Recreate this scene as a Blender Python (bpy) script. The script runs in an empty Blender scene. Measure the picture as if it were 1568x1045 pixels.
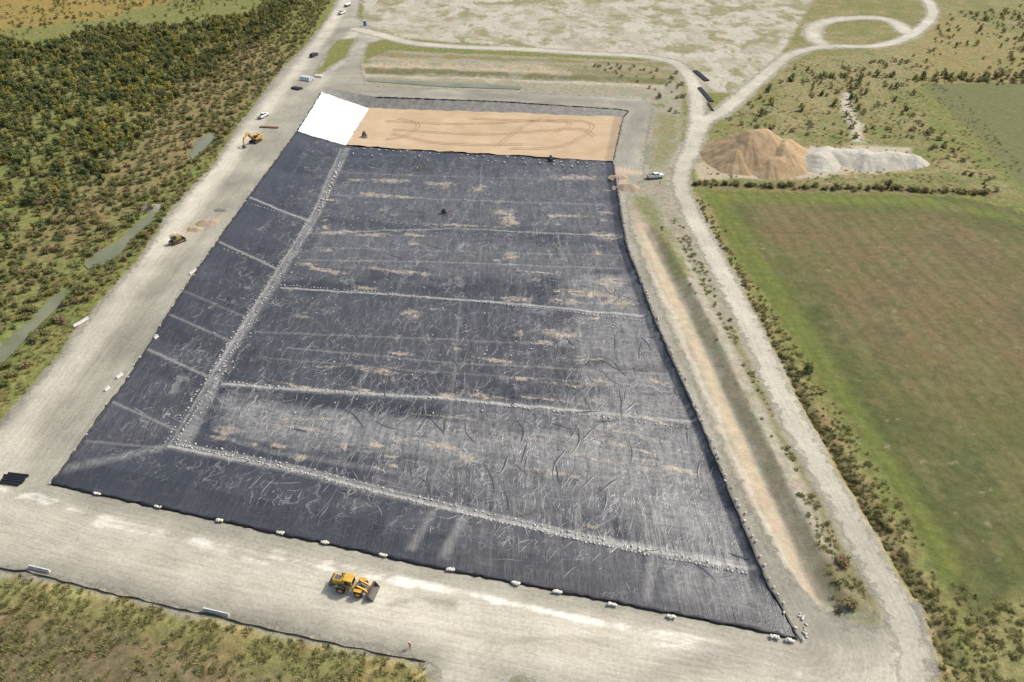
import bpy, math, random, numpy as np
from mathutils import Vector, Matrix
from mathutils.bvhtree import BVHTree
random.seed(4); rng=np.random.default_rng(4)
scene=bpy.context.scene; COL=scene.collection
# ---------------------------------------------------------------- survey helper (site photo -> ground metres)
F=1045.; TH=math.radians(38); CH=125.; CT,ST=math.cos(TH),math.sin(TH)
def U(px,py,z=0.):
    tx=(px-784)/F; ty=(py-522.5)/F
    zc=(CH-z)/(ST+ty*CT)
    return (tx*zc,(CT-ty*ST)*zc)
def UU(pts,z=0.): return [U(a,b,z) for a,b in pts]
# ---------------------------------------------------------------- noise
_T=rng.random((256,256))
def vn(x,y,s=0):
    x=x+s*17.31; y=y+s*9.77
    xi=np.floor(x).astype(int); yi=np.floor(y).astype(int); fx=x-xi; fy=y-yi
    fx=fx*fx*(3-2*fx); fy=fy*fy*(3-2*fy)
    a=_T[xi&255,yi&255]; b=_T[(xi+1)&255,yi&255]; c=_T[xi&255,(yi+1)&255]; d=_T[(xi+1)&255,(yi+1)&255]
    return (a*(1-fx)+b*fx)*(1-fy)+(c*(1-fx)+d*fx)*fy
def fbm(x,y,o=4,s=0):
    r=0;a=.5;t=0
    for i in range(o):
        r=r+a*vn(x,y,s+i*3); t+=a; x,y=x*1.71+y*1.09,y*1.71-x*1.09; a*=.55
    return r/t
def sdpoly(X,Y,poly,margin=30):
    P=np.array(poly); out=np.full(X.shape,99.)
    m=(X>P[:,0].min()-margin)&(X<P[:,0].max()+margin)&(Y>P[:,1].min()-margin)&(Y<P[:,1].max()+margin)
    x=X[m];y=Y[m]; d=np.full(x.shape,1e9); ins=np.zeros(x.shape,bool)
    for i in range(len(P)):
        ax,ay=P[i];bx,by=P[(i+1)%len(P)]
        ex,ey=bx-ax,by-ay; L=ex*ex+ey*ey+1e-9
        t=np.clip(((x-ax)*ex+(y-ay)*ey)/L,0,1)
        d=np.minimum(d,(x-ax-t*ex)**2+(y-ay-t*ey)**2)
        c=((ay>y)!=(by>y))&(x<(bx-ax)*(y-ay)/((by-ay) if by!=ay else 1e-9)+ax)
        ins^=c
    d=np.sqrt(d); out[m]=np.where(ins,-d,d); return out
def sdline(X,Y,pts,margin=30):
    P=np.array(pts); D=np.full(X.shape,99.); LA=np.zeros(X.shape); AL=np.zeros(X.shape)
    m=(X>P[:,0].min()-margin)&(X<P[:,0].max()+margin)&(Y>P[:,1].min()-margin)&(Y<P[:,1].max()+margin)
    x=X[m];y=Y[m]; d=np.full(x.shape,1e9); la=np.zeros(x.shape); al=np.zeros(x.shape); s=0
    for i in range(len(P)-1):
        ax,ay=P[i];bx,by=P[i+1]; ex,ey=bx-ax,by-ay; L=math.hypot(ex,ey)
        t=np.clip(((x-ax)*ex+(y-ay)*ey)/L/L,0,1); q=np.hypot(x-ax-t*ex,y-ay-t*ey)
        b=q<d; d=np.where(b,q,d); la=np.where(b,q*np.sign((x-ax)*ey-(y-ay)*ex),la); al=np.where(b,s+t*L,al); s+=L
    D[m]=d;LA[m]=la;AL[m]=al; return D,LA,AL
def smooth_line(pts,n=6):
    out=[];P=[Vector(p) for p in pts];P=[P[0]*2-P[1]]+P+[P[-1]*2-P[-2]]
    for i in range(1,len(P)-2):
        for k in range(n):
            t=k/n;a,b,c,d=P[i-1:i+3]
            v=.5*((2*b)+(c-a)*t+(2*a-5*b+4*c-d)*t*t+(3*b-a-3*c+d)*t**3); out.append(tuple(v))
    out.append(tuple(P[-2])); return out
# ---------------------------------------------------------------- node helper
def newmat(name):
    m=bpy.data.materials.new(name); m.use_nodes=True; nt=m.node_tree; nt.nodes.clear(); return m,nt
def nd(nt,typ,ins=None,**props):
    n=nt.nodes.new(typ)
    for k,v in props.items(): setattr(n,k,v)
    for k,v in (ins or {}).items():
        if isinstance(v,bpy.types.NodeSocket): nt.links.new(v,n.inputs[k])
        else: n.inputs[k].default_value=v
    return n
def mth(nt,op,a,b=0.,c=0.,clamp=False): return nd(nt,'ShaderNodeMath',{0:a,1:b,2:c},operation=op,use_clamp=clamp).outputs[0]
def rmap(nt,v,a,b,c,d): return nd(nt,'ShaderNodeMapRange',{0:v,1:a,2:b,3:c,4:d}).outputs[0]
def mix(nt,f,a,b,mode='MIX'):
    n=nd(nt,'ShaderNodeMix',data_type='RGBA',blend_type=mode)
    for k,v in ((0,f),(6,a),(7,b)):
        if isinstance(v,bpy.types.NodeSocket): nt.links.new(v,n.inputs[k])
        else: n.inputs[k].default_value=(tuple(v)+(1,))[:4] if k else v
    return n.outputs[2]
def noise(nt,vec,scale,detail=5,rough=.6,dist=0.): return nd(nt,'ShaderNodeTexNoise',{'Vector':vec,'Scale':scale,'Detail':detail,'Roughness':rough,'Distortion':dist}).outputs[0]
def attr(nt,name): return nd(nt,'ShaderNodeAttribute',attribute_name=name)
def pos(nt): return nd(nt,'ShaderNodeNewGeometry').outputs['Position']
def comb(nt,x,y,z=0.): return nd(nt,'ShaderNodeCombineXYZ',{0:x,1:y,2:z}).outputs[0]
def grayc(nt,v): return nd(nt,'ShaderNodeCombineColor',{0:v,1:v,2:v}).outputs[0]
def finish(nt,color,rough=.9,bump=None,bs=.5,bd=.2,alpha=None,spec=.2,metal=0.):
    b=nd(nt,'ShaderNodeBsdfPrincipled',{'Roughness':rough,'Specular IOR Level':spec,'Metallic':metal})
    if isinstance(color,bpy.types.NodeSocket): nt.links.new(color,b.inputs['Base Color'])
    else: b.inputs['Base Color'].default_value=tuple(color)+(1,)
    if bump is not None:
        q=nd(nt,'ShaderNodeBump',{'Height':bump,'Strength':bs,'Distance':bd}); nt.links.new(q.outputs[0],b.inputs['Normal'])
    o=nd(nt,'ShaderNodeOutputMaterial')
    if alpha is not None:
        t=nd(nt,'ShaderNodeBsdfTransparent'); x=nd(nt,'ShaderNodeMixShader',{0:alpha,1:t.outputs[0],2:b.outputs[0]}); nt.links.new(x.outputs[0],o.inputs[0])
    else: nt.links.new(b.outputs[0],o.inputs[0])
_pm={}
def pmat(name,c,rough=.6,spec=.3,metal=0,var=.25,sc=1.5):
    if name in _pm: return _pm[name]
    m,nt=newmat(name); p=nd(nt,'ShaderNodeTexCoord').outputs['Object']
    n=noise(nt,p,sc,5,.7); f=rmap(nt,n,.3,.7,1-var,1+var)
    finish(nt,mix(nt,1.,c,grayc(nt,f),'MULTIPLY'),rough,n,.15,.02,None,spec,metal); _pm[name]=m; return m
# ---------------------------------------------------------------- mesh helpers
def mesh_np(name,co,faces,mat,attrs=None,color=None,smooth=True,nv=4):
    me=bpy.data.meshes.new(name); n=len(co); k=len(faces)
    me.vertices.add(n); me.vertices.foreach_set('co',np.asarray(co,np.float32).ravel())
    me.loops.add(k*nv); me.loops.foreach_set('vertex_index',np.asarray(faces,np.int32).ravel())
    me.polygons.add(k); me.polygons.foreach_set('loop_start',np.arange(0,k*nv,nv,dtype=np.int32))
    me.polygons.foreach_set('use_smooth',np.full(k,smooth))
    me.update(calc_edges=True)
    for a,v in (attrs or {}).items():
        q=me.attributes.new(a,'FLOAT','POINT'); q.data.foreach_set('value',np.asarray(v,np.float32))
    if color is not None:
        q=me.attributes.new('Col','FLOAT_COLOR','POINT'); q.data.foreach_set('color',np.c_[color,np.ones(n)].astype(np.float32).ravel())
    ob=bpy.data.objects.new(name,me); COL.objects.link(ob); me.materials.append(mat); return ob
# ================================================================ PIT control grid
ROWS=[ # (px,py,z) columns: left rim, left toe, middle, right toe, right rim
 [(80,740,.25),(243,776,.25),(650,864,.25),(1150,962,.25),(1222,978,.25)],
 [(116,690,.25),(258,680,-4),(655,772,-3),(1148,878,-1.2),(1172,888,.25)],
 [(196,580,.25),(325,575,-4),(695,613,-3),(1060,650,-1.2),(1074,652,.25)],
 [(290,432,.25),(422,428,-4),(705,460,-3),(988,495,-1.2),(1005,497,.25)],
 [(365,325,.25),(484,328,-4),(715,350,-3),(945,372,-1.2),(958,374,.25)],
 [(455,202,.25),(530,224,-4),(730,236,-3),(926,247,-1.2),(938,248,.25)],
 [(492,142,.25),(566,167,-4),(760,173,-3),(940,180,-1.2),(953,181,.25)],
 [(497,135,.25),(574,149,.25),(765,156,.25),(948,168,.25),(962,171,.25)]]
CG=np.array([[(*U(a,b,z),z) for a,b,z in r] for r in ROWS])
def patch(r0,r1,c0,c1,step=.6,dz=0.):
    rs=[r0];cs=[c0]
    for r in range(r0,r1):
        n=max(2,int(np.linalg.norm(CG[r+1,2]-CG[r,2])/step)); rs+=list(r+np.arange(1,n+1)/n)
    for c in range(c0,c1):
        n=max(2,int(np.linalg.norm(CG[1,c+1]-CG[1,c])/step)); cs+=list(c+np.arange(1,n+1)/n)
    rs=np.array(rs);cs=np.array(cs); nr,nc=len(rs),len(cs)
    ri=np.minimum(rs.astype(int),r1-1); ci=np.minimum(cs.astype(int),c1-1); fr=(rs-ri)[:,None,None]; fc=(cs-ci)[None,:,None]
    A=CG[ri][:,ci];B=CG[ri+1][:,ci];C=CG[ri][:,ci+1];D=CG[ri+1][:,ci+1]
    P=(A*(1-fr)+B*fr)*(1-fc)+(C*(1-fr)+D*fr)*fc
    co=P.reshape(-1,3); co[:,2]+=dz
    i=np.arange(nr*nc).reshape(nr,nc); f=np.stack([i[:-1,:-1],i[:-1,1:],i[1:,1:],i[1:,:-1]],-1).reshape(-1,4)
    return co,f
rim=[tuple(CG[0,c,:2]) for c in range(5)]+[tuple(CG[r,4,:2]) for r in range(1,8)]+[tuple(CG[7,c,:2]) for c in (3,2,1,0)]+[tuple(CG[r,0,:2]) for r in range(6,0,-1)]
# ================================================================ GROUND GRID
def axis(lo,hi,stepf,start):
    a=[start]
    while a[-1]<hi: a.append(a[-1]+stepf(a[-1]))
    while a[-1]<6000: a.append(a[-1]+(a[-1]-a[-2])*1.35)
    b=[start,start-stepf(start)]
    while b[-1]>lo: b.append(b[-1]-stepf(b[-1]))
    while b[-1]>-6000: b.append(b[-1]-(b[-2]-b[-1])*1.35)
    return np.array(b[:0:-1]+a)
xs=axis(-470,470,lambda x:.55+max(0,abs(x)-130)/320*1.1,0.)
ys=axis(35,690,lambda y:.45+max(0,y-50)/600*1.1,50.)
NX,NY=len(xs),len(ys); X,Y=[a.ravel() for a in np.meshgrid(xs,ys)]
n1=fbm(X/9,Y/9,4,1); n2=fbm(X/35,Y/35,4,2); n3=fbm(X/2.2,Y/2.2,3,5); n4=fbm(X/18,Y/18,5,13); nz=(n1-.5)*2
HAUL=UU([(-300,850),(-100,862),(0,870),(100,890),(200,912),(300,936),(400,958),(500,980),(600,1000),(648,1010),(668,1030),(672,1060),(690,1200),
 (1440,1200),(1420,1045),(1428,1005),(1405,925),(1368,935),(1352,962),(1300,958),(1262,940),(1228,905),(1186,850),(1148,775),(1100,672),(1054,565),(1020,490),(992,420),(964,345),(960,300),
 (985,275),(985,240),(1000,168),(985,152),(800,142),(560,132),(552,100),(562,66),(592,60),(565,40),(545,28),(552,0),(562,-30),(580,-100),(530,-100),(515,-30),(520,-5),(505,25),(472,68),(432,108),(405,145),(362,200),(330,255),(296,288),(262,325),(215,400),(178,440),(138,485),(95,542),(60,585),(0,650),(-60,710),(-300,800)])
GP=UU([(512,62),(548,58),(532,88),(498,110),(478,118)])
dP=sdpoly(X,Y,rim,30)
dH=sdpoly(X,Y,HAUL,30); dGP=sdpoly(X,Y,GP,10); dH=np.maximum(dH,-dGP)
isl=UU([(775,1038),(800,1036),(812,1048),(790,1054),(770,1048)]); dH=np.maximum(dH,-sdpoly(X,Y,isl,10))
ROADS=[(smooth_line(UU([(1400,1080),(1398,1010),(1378,940),(1330,850),(1280,760),(1230,670),(1185,580),(1135,475),(1088,385),(1052,315),(1042,270),(1062,215),(1068,165),(1060,125),(1035,98),(985,87),(900,82),(800,76),(700,72),(630,66),(575,52),(545,45)])),3.0),
 (smooth_line(UU([(1055,240),(1075,190),(1105,172),(1140,142),(1175,112),(1212,84),(1265,72),(1340,71),(1390,57),(1424,30),(1425,8),(1400,-15),(1370,-45)])),4.2),
 (smooth_line(UU([(1265,72),(1246,58),(1250,40),(1285,30),(1340,28),(1372,36),(1388,50)])),6.)]
dR=np.full(X.shape,99.);lat=np.zeros(X.shape);alo=np.zeros(X.shape)
for pts,w in ROADS:
    w0=w+(Y-100)/260*1.2 if w<4 else w
    d,la,al=sdline(X,Y,pts); d=d-w0; b=d<dR; dR=np.where(b,d,dR);lat=np.where(b,la,lat);alo=np.where(b,al,alo)
dI=sdpoly(X,Y,UU([(1284,48),(1300,38),(1335,36),(1362,46),(1350,58),(1310,60),(1288,56)]),10); dR=np.maximum(dR,-dI)
PONDS=[UU(p) for p in ([(-40,560),(0,530),(45,490),(80,455),(102,440),(98,462),(60,498),(20,540),(-30,590)],
 [(128,405),(150,385),(175,375),(200,350),(225,330),(240,322),(232,340),(205,362),(185,388),(160,405),(135,412)],
 [(290,238),(300,215),(325,202),(330,212),(308,232),(295,245)],[(966,228),(996,222),(992,250),(968,253)],
 [(556,124),(562,121),(690,127),(800,133),(796,137),(680,133)])]
dW=np.full(X.shape,99.)
for p in PONDS: dW=np.minimum(dW,sdpoly(X,Y,p,20))
# ---- colours
col=np.zeros((len(X),3)); col[:]=(.17,.18,.065)
veg=np.ones(len(X))
def paint(d,c,fe=2.,am=2.,op=1.,v=None,nn=None):
    global col,veg
    m=(np.clip(.5-(d+(nz if nn is None else nn)*am)/fe,0,1)*op); col=col*(1-m[:,None])+np.array(c)*m[:,None]
    if v is not None: veg=veg*(1-m)+v*m
def pp(px,c,fe=2.,am=2.,op=1.,v=None,nn=None): paint(sdpoly(X,Y,UU(px),40),c,fe,am,op,v,nn)
def pl(px,w,c,fe=2.,am=2.,op=1.,v=None): paint(sdline(X,Y,UU(px),20)[0]-w,c,fe,am,op,v)
pp([(-700,-120),(260,-120),(250,5),(150,30),(60,40),(0,48),(-700,80)],(.25,.195,.065),14,10)
pp([(320,60),(460,60),(440,110),(395,165),(340,235),(300,270),(250,290),(180,330),(60,420),(0,430),(60,350),(190,230)],(.20,.17,.08),20,14)
pp([(0,640),(0,500),(100,410),(200,330),(270,270),(350,200),(380,160),(430,110),(455,115),(300,310),(215,405),(60,585),(0,650)],(.165,.18,.06),8,6,.8)
pp([(430,60),(500,0),(530,-20),(505,25),(445,100)],(.17,.18,.06),6,5)
# bottom-left verge
pp([(-300,860),(0,872),(300,938),(650,1012),(670,1080),(-300,1200)],(.19,.165,.085),4,3)
pl([(0,885),(150,915),(300,948),(450,985),(640,1028)],2.6,(.38,.33,.14),3,4,.8)
pl([(0,905),(200,950),(450,1010),(600,1045)],3,(.17,.165,.065),3,4,.8)
pp([(-50,960),(150,970),(300,1020),(340,1100),(-100,1100)],(.13,.11,.065),5,6,.7)
# top pale ground
TOPP=[(545,-80),(1300,-80),(1240,10),(1200,75),(1140,145),(1085,140),(1050,100),(980,85),(760,70),(600,58),(560,40)]
pp(TOPP,(.38,.36,.285),6,8,1,.3)
pp(TOPP,(.22,.21,.11),3,0,np.clip((n2*.4+n4*.5+n1*.5-.70)*9,0,.9),.7)
pp(TOPP,(.27,.255,.17),3,0,np.clip((fbm(X/6,Y/9,4,12)-.5)*6,0,.6),.7)
pp(TOPP,(.46,.44,.38),3,0,np.clip((fbm(X/10,Y/16,4,11)-.54)*8,0,.7))
# right rough land
RL=[(1070,290),(1060,240),(1110,180),(1200,90),(1290,-80),(2200,-80),(2200,130),(1568,130),(1400,128),(1420,200),(1568,300),(1500,295)]
pp(RL,(.19,.185,.08),6,5)
pp(RL,(.24,.22,.115),3,0,np.clip((n4-.48)*6,0,.8)); pp(RL,(.145,.16,.06),3,0,np.clip((n1-.55)*6,0,.6))
pp([(1200,90),(1420,80),(1400,130),(1180,190)],(.24,.215,.115),12,8,.6)
pp([(1410,130),(1800,125),(2300,300),(1568,290),(1500,215)],(.145,.155,.07),3,1,1,.35)
pp([(1400,60),(1440,20),(1568,60),(1568,120),(1390,125)],(.25,.21,.095),10,8,.6)
# field
FP=UU([(1080,293),(1200,296),(1370,300),(1450,300),(1568,325),(2300,420),(2500,900),(1750,960),(1568,905),(1500,965),(1440,880),(1380,770),(1310,650),(1240,560),(1180,460),(1110,370),(1090,330)])
dF=sdpoly(X,Y,FP,60); IN=dF<0; one=np.where(IN,-5,5)
paint(dF,(.115,.125,.048),3,1,1,.45)
q=np.clip((-dF-12-(n2-.5)*40)/18,0,1)*np.clip((Y-112-(n2-.5)*60)/40,0,1)
paint(one,(.18,.135,.075),1,0,q*np.clip(.8+(n4-.5)*2.2,.25,1))
paint(sdline(X,Y,UU([(1090,305),(1160,420),(1230,530),(1330,700),(1420,850)]),30)[0]-6,(.145,.172,.045),8,3,.85*IN)
paint(sdline(X,Y,UU([(1085,300),(1250,305),(1420,310),(1568,340)]),30)[0]-4,(.16,.185,.05),7,4,.8*IN)
paint(sdline(X,Y,UU([(1250,480),(1330,610),(1420,740),(1520,880)]),30)[0]-2.5,(.08,.09,.036),6,3,.8*IN)
paint(one,(.095,.10,.045),1,0,np.clip((n4-.5)*4,0,.5)*(dF<-12)); paint(one,(.165,.155,.075),1,0,np.clip((fbm(X/7,Y/7,4,17)-.52)*5,0,.5)*(dF<-8))
dl_,la_,al_=sdline(X,Y,UU([(1090,305),(1160,420),(1230,530),(1330,700),(1420,850)]),400)
paint(one,(.085,.095,.04),1,0,np.clip(np.sin(dl_*1.05+(n2-.5)*3)*.5-.05,0,.30))
paint(one,(.27,.23,.15),1,0,np.clip((fbm(X/3,Y/3,3,19)-.80)*14,0,.6))
pl([(1062,300),(1095,375),(1150,465),(1200,560),(1265,665),(1330,775),(1400,890),(1445,1000),(1450,1100)],3.6,(.24,.21,.10),3,3,.95)
pp([(1420,1050),(1428,1000),(1500,960),(1568,905),(1900,980),(1700,1200),(1430,1200)],(.21,.20,.09),4,4,.9)
# berm zone between liner and access road
pp([(1352,962),(1365,935),(1300,820),(1230,700),(1180,600),(1130,490),(1080,395),(1040,320),(1025,275),(1045,215),(1045,110),(1000,95),(600,78),(565,90),(548,140),(985,152),(985,270),(960,300),(1000,420),(1100,650),(1200,850),(1262,940)],(.28,.265,.195),3,2,1,.6)
pl([(1235,900),(1190,815),(1128,680),(1066,540),(1012,425),(970,335)],6.2,(.36,.315,.235),1.5,1.6,.95,.3)
pl([(1240,915),(1196,820),(1138,690),(1078,555),(1025,440),(982,345)],1.7,(.43,.36,.26),1.2,1.2,.9,.2)
pl([(1218,895),(1172,805),(1110,670),(1048,530),(998,420),(964,350)],1.1,(.52,.48,.39),1.0,1.2,.8)
pl([(1262,912),(1211,800),(1153,672),(1092,537),(1040,430),(996,345)],.9,(.21,.175,.12),1.0,1.4,.85)
pl([(1305,930),(1248,830),(1182,700),(1118,570),(1064,455),(1022,370)],4,(.32,.305,.24),1.5,3.5,.8)
pl([(1285,920),(1230,815),(1168,688),(1105,553),(1052,443),(1010,358)],1.6,(.21,.195,.115),1.5,3,.7)
pl([(1345,940),(1290,840),(1230,720),(1170,605),(1120,500)],1.5,(.20,.185,.09),1.5,3.5,.8)
pp([(1266,868),(1310,855),(1350,915),(1345,955),(1300,950),(1275,910)],(.17,.16,.085),3,4,.85)
pl([(985,310),(1010,350),(1040,420)],3,(.17,.18,.07),3,3,.7)
pp([(1005,170),(1040,180),(1035,225),(1000,255)],(.21,.205,.10),5,5,.8)
for y0,w,c in ((84,4,(.21,.19,.09)),(93,3,(.33,.29,.19)),(100,4,(.40,.345,.24)),(107,3,(.16,.155,.075)),(116,3.5,(.38,.35,.26)),(138,2,(.34,.32,.25)),(144,1.8,(.17,.17,.09))):
    pl([(578-(y0-86)*.5,y0),(700,y0+4),(830,y0+9),(930,y0+12),(1010,y0+17)],w,c,2.5,6,.9)
pp([(830,98),(1030,108),(1035,130),(900,122)],(.18,.175,.085),6,6,.7)
pl([(1060,283),(1200,287),(1350,290),(1510,296)],3.0,(.17,.145,.08),3,2,.9)
pl([(1300,145),(1295,165),(1310,190),(1312,215)],2.6,(.5,.46,.38),3,2,.8,.2)
pp([(1060,250),(1095,235),(1110,275),(1065,278)],(.42,.36,.26),3,3,.9,.2)
pp([(1100,255),(1240,225),(1400,225),(1390,262),(1240,272),(1110,276)],(.43,.38,.29),3,3,.9,.2)
paint(dH-1,(.33,.31,.25),2,1.8,1,.2); paint(dR-1.0,(.35,.33,.255),2,1.8,1,.2)
paint(dW+1.5,(.15,.16,.08),4,1,.9)
# ---- haul road colours
hc=np.zeros((len(X),3)); hc[:]=(.31,.295,.24); hc*=(1+(n4-.5)*.6)[:,None]
def hp(px,w,c,fe,am,op,nn=None):
    global hc
    d=sdline(X,Y,UU(px),40)[0]-w
    m=np.clip(.5-(d+(nz if nn is None else nn)*am)/fe,0,1)*op; hc=hc*(1-m[:,None])+np.array(c)*m[:,None]
BR=(.49,.46,.375)
hp([(-200,830),(0,800),(200,838),(400,885),(650,940),(900,985),(1200,1035),(1390,1060)],6.,BR,5,1.5,.97)
hp([(0,690),(100,570),(180,470),(260,360),(330,270),(400,178),(450,115),(500,50),(530,0),(545,-60)],4.2,BR,4,1.5,.97)
hp([(-60,800),(0,700)],8,BR,5,2,.8)
hp([(1400,1045),(1385,960)],4,BR,4,1.5,.8)
hp([(700,1045),(720,1000),(760,975)],4,BR,4,1.5,.7)
hp([(540,50),(520,90),(480,135)],4,BR,4,2,.6)
hp([(552,140),(700,147),(850,152),(980,160)],3.5,(.26,.25,.21),3,2,.8); hp([(985,160),(975,190),(960,225),(950,250)],4,(.27,.26,.22),3,2,.8)
WH=(.68,.655,.57); nw=(fbm(X/4,Y/4,3,51)-.5)*2
for px in ([(0,748),(40,762),(150,790),(400,850),(520,875)],[(20,765),(60,758),(110,772)],[(140,800),(290,832),(420,866)],[(380,835),(600,885),(800,930),(1000,968),(1200,1003)],[(480,868),(780,925),(1050,985)],[(560,880),(700,905),(860,942)],[(940,980),(1100,1000),(1230,1030)]):
    pw=[(a+random.uniform(-8,8),b+random.uniform(-2,2)) for a,b in px]
    hp(smooth_line(pw,3) if 0 else pw,.22,WH,.6,1.0,.9,nw)
DKR=(.33,.305,.245)
for k in range(3):
    hp([(690+k*22,1060),(700+k*20,1020),(740+k*18,985),(820+k*20,975),(950+k*14,992-k*4)],.22,DKR,.7,.3,.55)
    hp([(1390+k*12,960),(1340+k*16,1005+k*4),(1230+k*10,1022+k*8),(1050,1010+k*10)],.22,DKR,.7,.3,.55)
    hp([(560+k*30,945+k*6),(760+k*20,975+k*7),(1000,1010+k*12),(1250,1045+k*8)],.2,(.40,.37,.29),.7,.4,.75)
    hp([(0,800+k*14),(200,842+k*14),(420,890+k*14),(600,930+k*12)],.25,(.41,.38,.30),.8,.5,.7)
    hp([(20+k*12,690+k*5),(150+k*10,520+k*4),(260+k*9,372),(370+k*6,225),(470+k*4,98)],.2,(.41,.375,.29),.8,.4,.7)
    hp([(110+k*14,690-k*4),(200+k*12,560),(262+k*10,470),(330+k*8,365)],.25,(.25,.235,.19),.8,.5,.7)
hp([(120,640),(250,440),(340,320),(430,205)],1.0,(.27,.25,.20),2,1,.7)
hp([(595,928),(640,915),(690,925)],.5,(.24,.22,.17),1.5,1.5,.8)
hp([(985,1045),(1100,1000),(1250,1003)],2,(.31,.29,.235),3,2,.6)
hp([(960,290),(945,260),(975,265)],2,(.44,.34,.25),3,2,.85)
hp([(340,335),(300,345),(270,375)],2.5,(.42,.335,.235),4,2,.75)
hc*= (1+(n2-.5)*.4)[:,None]
rc=np.zeros((len(X),3)); rc[:]=(.46,.435,.355); rc*=(1+(n2-.5)*.3-np.clip(np.abs(lat)-2,0,2)*.08+(n4-.5)*.25)[:,None]
# ---- height
vegh=np.clip(np.minimum(np.minimum(dH,dR),dW)/8,0,1)
h=(fbm(X/16,Y/16,4,7)-.45)*1.0*vegh*np.where(IN,.4,1)+(n3-.5)*.25*vegh
def dip(px,w,dep):
    global h
    d=sdline(X,Y,UU(px),20)[0]; h=h-dep*np.clip(1-d/w,0,1)**1.0*(.7+.6*n1)
dip([(1250,908),(1200,795),(1142,668),(1082,535),(1030,430),(990,355)],4.5,1.2)
dip([(1302,925),(1250,830),(1184,700),(1120,570),(1066,455),(1024,375)],4.,-.8)
dip([(1455,1010),(1400,900),(1325,780),(1262,670),(1200,570),(1140,465),(1090,390)],3,1.2)
dip([(560,110),(800,119),(1010,126)],6,1.4); dip([(575,96),(800,104),(1000,114)],5,-1.2)
h=np.where(dW<2,np.minimum(h,-.35*np.clip((2-dW)/2,0,1)),h)
h=h*np.clip(np.minimum(dH,dR)/2+.0,0,1)
h=np.where(dP<0.3,np.maximum((dP-.3)*.9,-3.),h)
H2=h.reshape(NY,NX)
def hat(x,y):
    x=np.atleast_1d(x);y=np.atleast_1d(y)
    i=np.clip(np.searchsorted(xs,x)-1,0,NX-2);j=np.clip(np.searchsorted(ys,y)-1,0,NY-2)
    a=(x-xs[i])/(xs[i+1]-xs[i]);b=(y-ys[j])/(ys[j+1]-ys[j])
    return (H2[j,i]*(1-a)+H2[j,i+1]*a)*(1-b)+(H2[j+1,i]*(1-a)+H2[j+1,i+1]*a)*b
idx=np.arange(NX*NY).reshape(NY,NX)
Q=np.stack([idx[:-1,:-1],idx[:-1,1:],idx[1:,1:],idx[1:,:-1]],-1).reshape(-1,4)
def sheet(name,keep,dz,mat,attrs,color):
    q=Q[keep]; u,inv=np.unique(q,return_inverse=True); q=inv.reshape(q.shape)
    co=np.c_[X[u],Y[u],h[u]+dz]
    return mesh_np(name,co,q,mat,{k:v[u] for k,v in attrs.items()},color[u])
m_ground,nt=newmat('ground_soil_and_grass'); p=pos(nt); v=attr(nt,'veg').outputs['Fac']; c=attr(nt,'Col').outputs['Color']
a=noise(nt,p,.45,6,.72); b=noise(nt,p,2.2,4,.75); w=noise(nt,p,.12,4,.6)
s=mth(nt,'ADD',mth(nt,'MULTIPLY',a,.6),mth(nt,'MULTIPLY',b,.4))
f=rmap(nt,s,.36,.64,0.,1.)
lo=mth(nt,'SUBTRACT',.86,mth(nt,'MULTIPLY',v,.36)); hi=mth(nt,'ADD',1.14,mth(nt,'MULTIPLY',v,.42))
g=mth(nt,'ADD',lo,mth(nt,'MULTIPLY',f,mth(nt,'SUBTRACT',hi,lo)))
c1=mix(nt,1.,c,grayc(nt,g),'MULTIPLY')
tint=mix(nt,rmap(nt,w,.38,.62,0.,1.),(.88,1.0,.88),(1.18,1.0,1.05)); c2=mix(nt,mth(nt,'MULTIPLY',v,.8),c1,mix(nt,1.,c1,tint,'MULTIPLY'))
finish(nt,c2,.95,s,.8,.35,None,.1)
inner=(dP[Q].max(1)<-1.3)
sheet('ground',~inner,0,m_ground,{'veg':veg},col)
def roadmat(name,haul):
    m,nt=newmat(name); p=pos(nt); c=attr(nt,'Col').outputs['Color']; d=attr(nt,'d').outputs['Fac']; la=attr(nt,'lat').outputs['Fac']; al=attr(nt,'alo').outputs['Fac']
    wob=mth(nt,'MULTIPLY',noise(nt,p,.02,2,.5),8. if haul else 2.)
    tv=comb(nt,mth(nt,'MULTIPLY',mth(nt,'ADD',la,wob),1.0),mth(nt,'MULTIPLY',al,.05))
    t=noise(nt,tv,1.5,5,.8); fine=noise(nt,p,1.3,5,.8); big=noise(nt,p,.08,5,.7)
    f=mth(nt,'ADD',rmap(nt,t,.3,.7,-.17,.17),mth(nt,'ADD',rmap(nt,fine,.3,.7,-.19,.19),rmap(nt,big,.3,.7,-.16,.16)))
    f=mth(nt,'ADD',f,1.)
    cc=mix(nt,1.,c,grayc(nt,f),'MULTIPLY')
    e=mth(nt,'ADD',mth(nt,'MULTIPLY',d,-1.),rmap(nt,noise(nt,p,.35,5,.75),.3,.7,-1.9,1.9))
    finish(nt,cc,.95,mth(nt,'ADD',fine,t),.6,.14,rmap(nt,e,-.9,.9,0.,1.),.1); return m
kH=(dH[Q].min(1)<2.2)&~inner; kR=dR[Q].min(1)<2.2
sheet('gravel_haul_road',kH,.04,roadmat('haul_gravel',True),{'d':dH,'lat':np.where(np.abs(dP)<60,dP,Y*.2),'alo':X-Y},hc)
sheet('gravel_access_road',kR,.09,roadmat('access_gravel',False),{'d':dR,'lat':lat,'alo':alo},rc)
m_w,nt=newmat('murky_water'); p=pos(nt)
finish(nt,mix(nt,rmap(nt,noise(nt,p,.06,4,.6),.35,.65,0.,1.),(.15,.16,.085),(.22,.22,.14)),.2,noise(nt,p,1.5,3,.5),.1,.05,None,.5)
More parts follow.
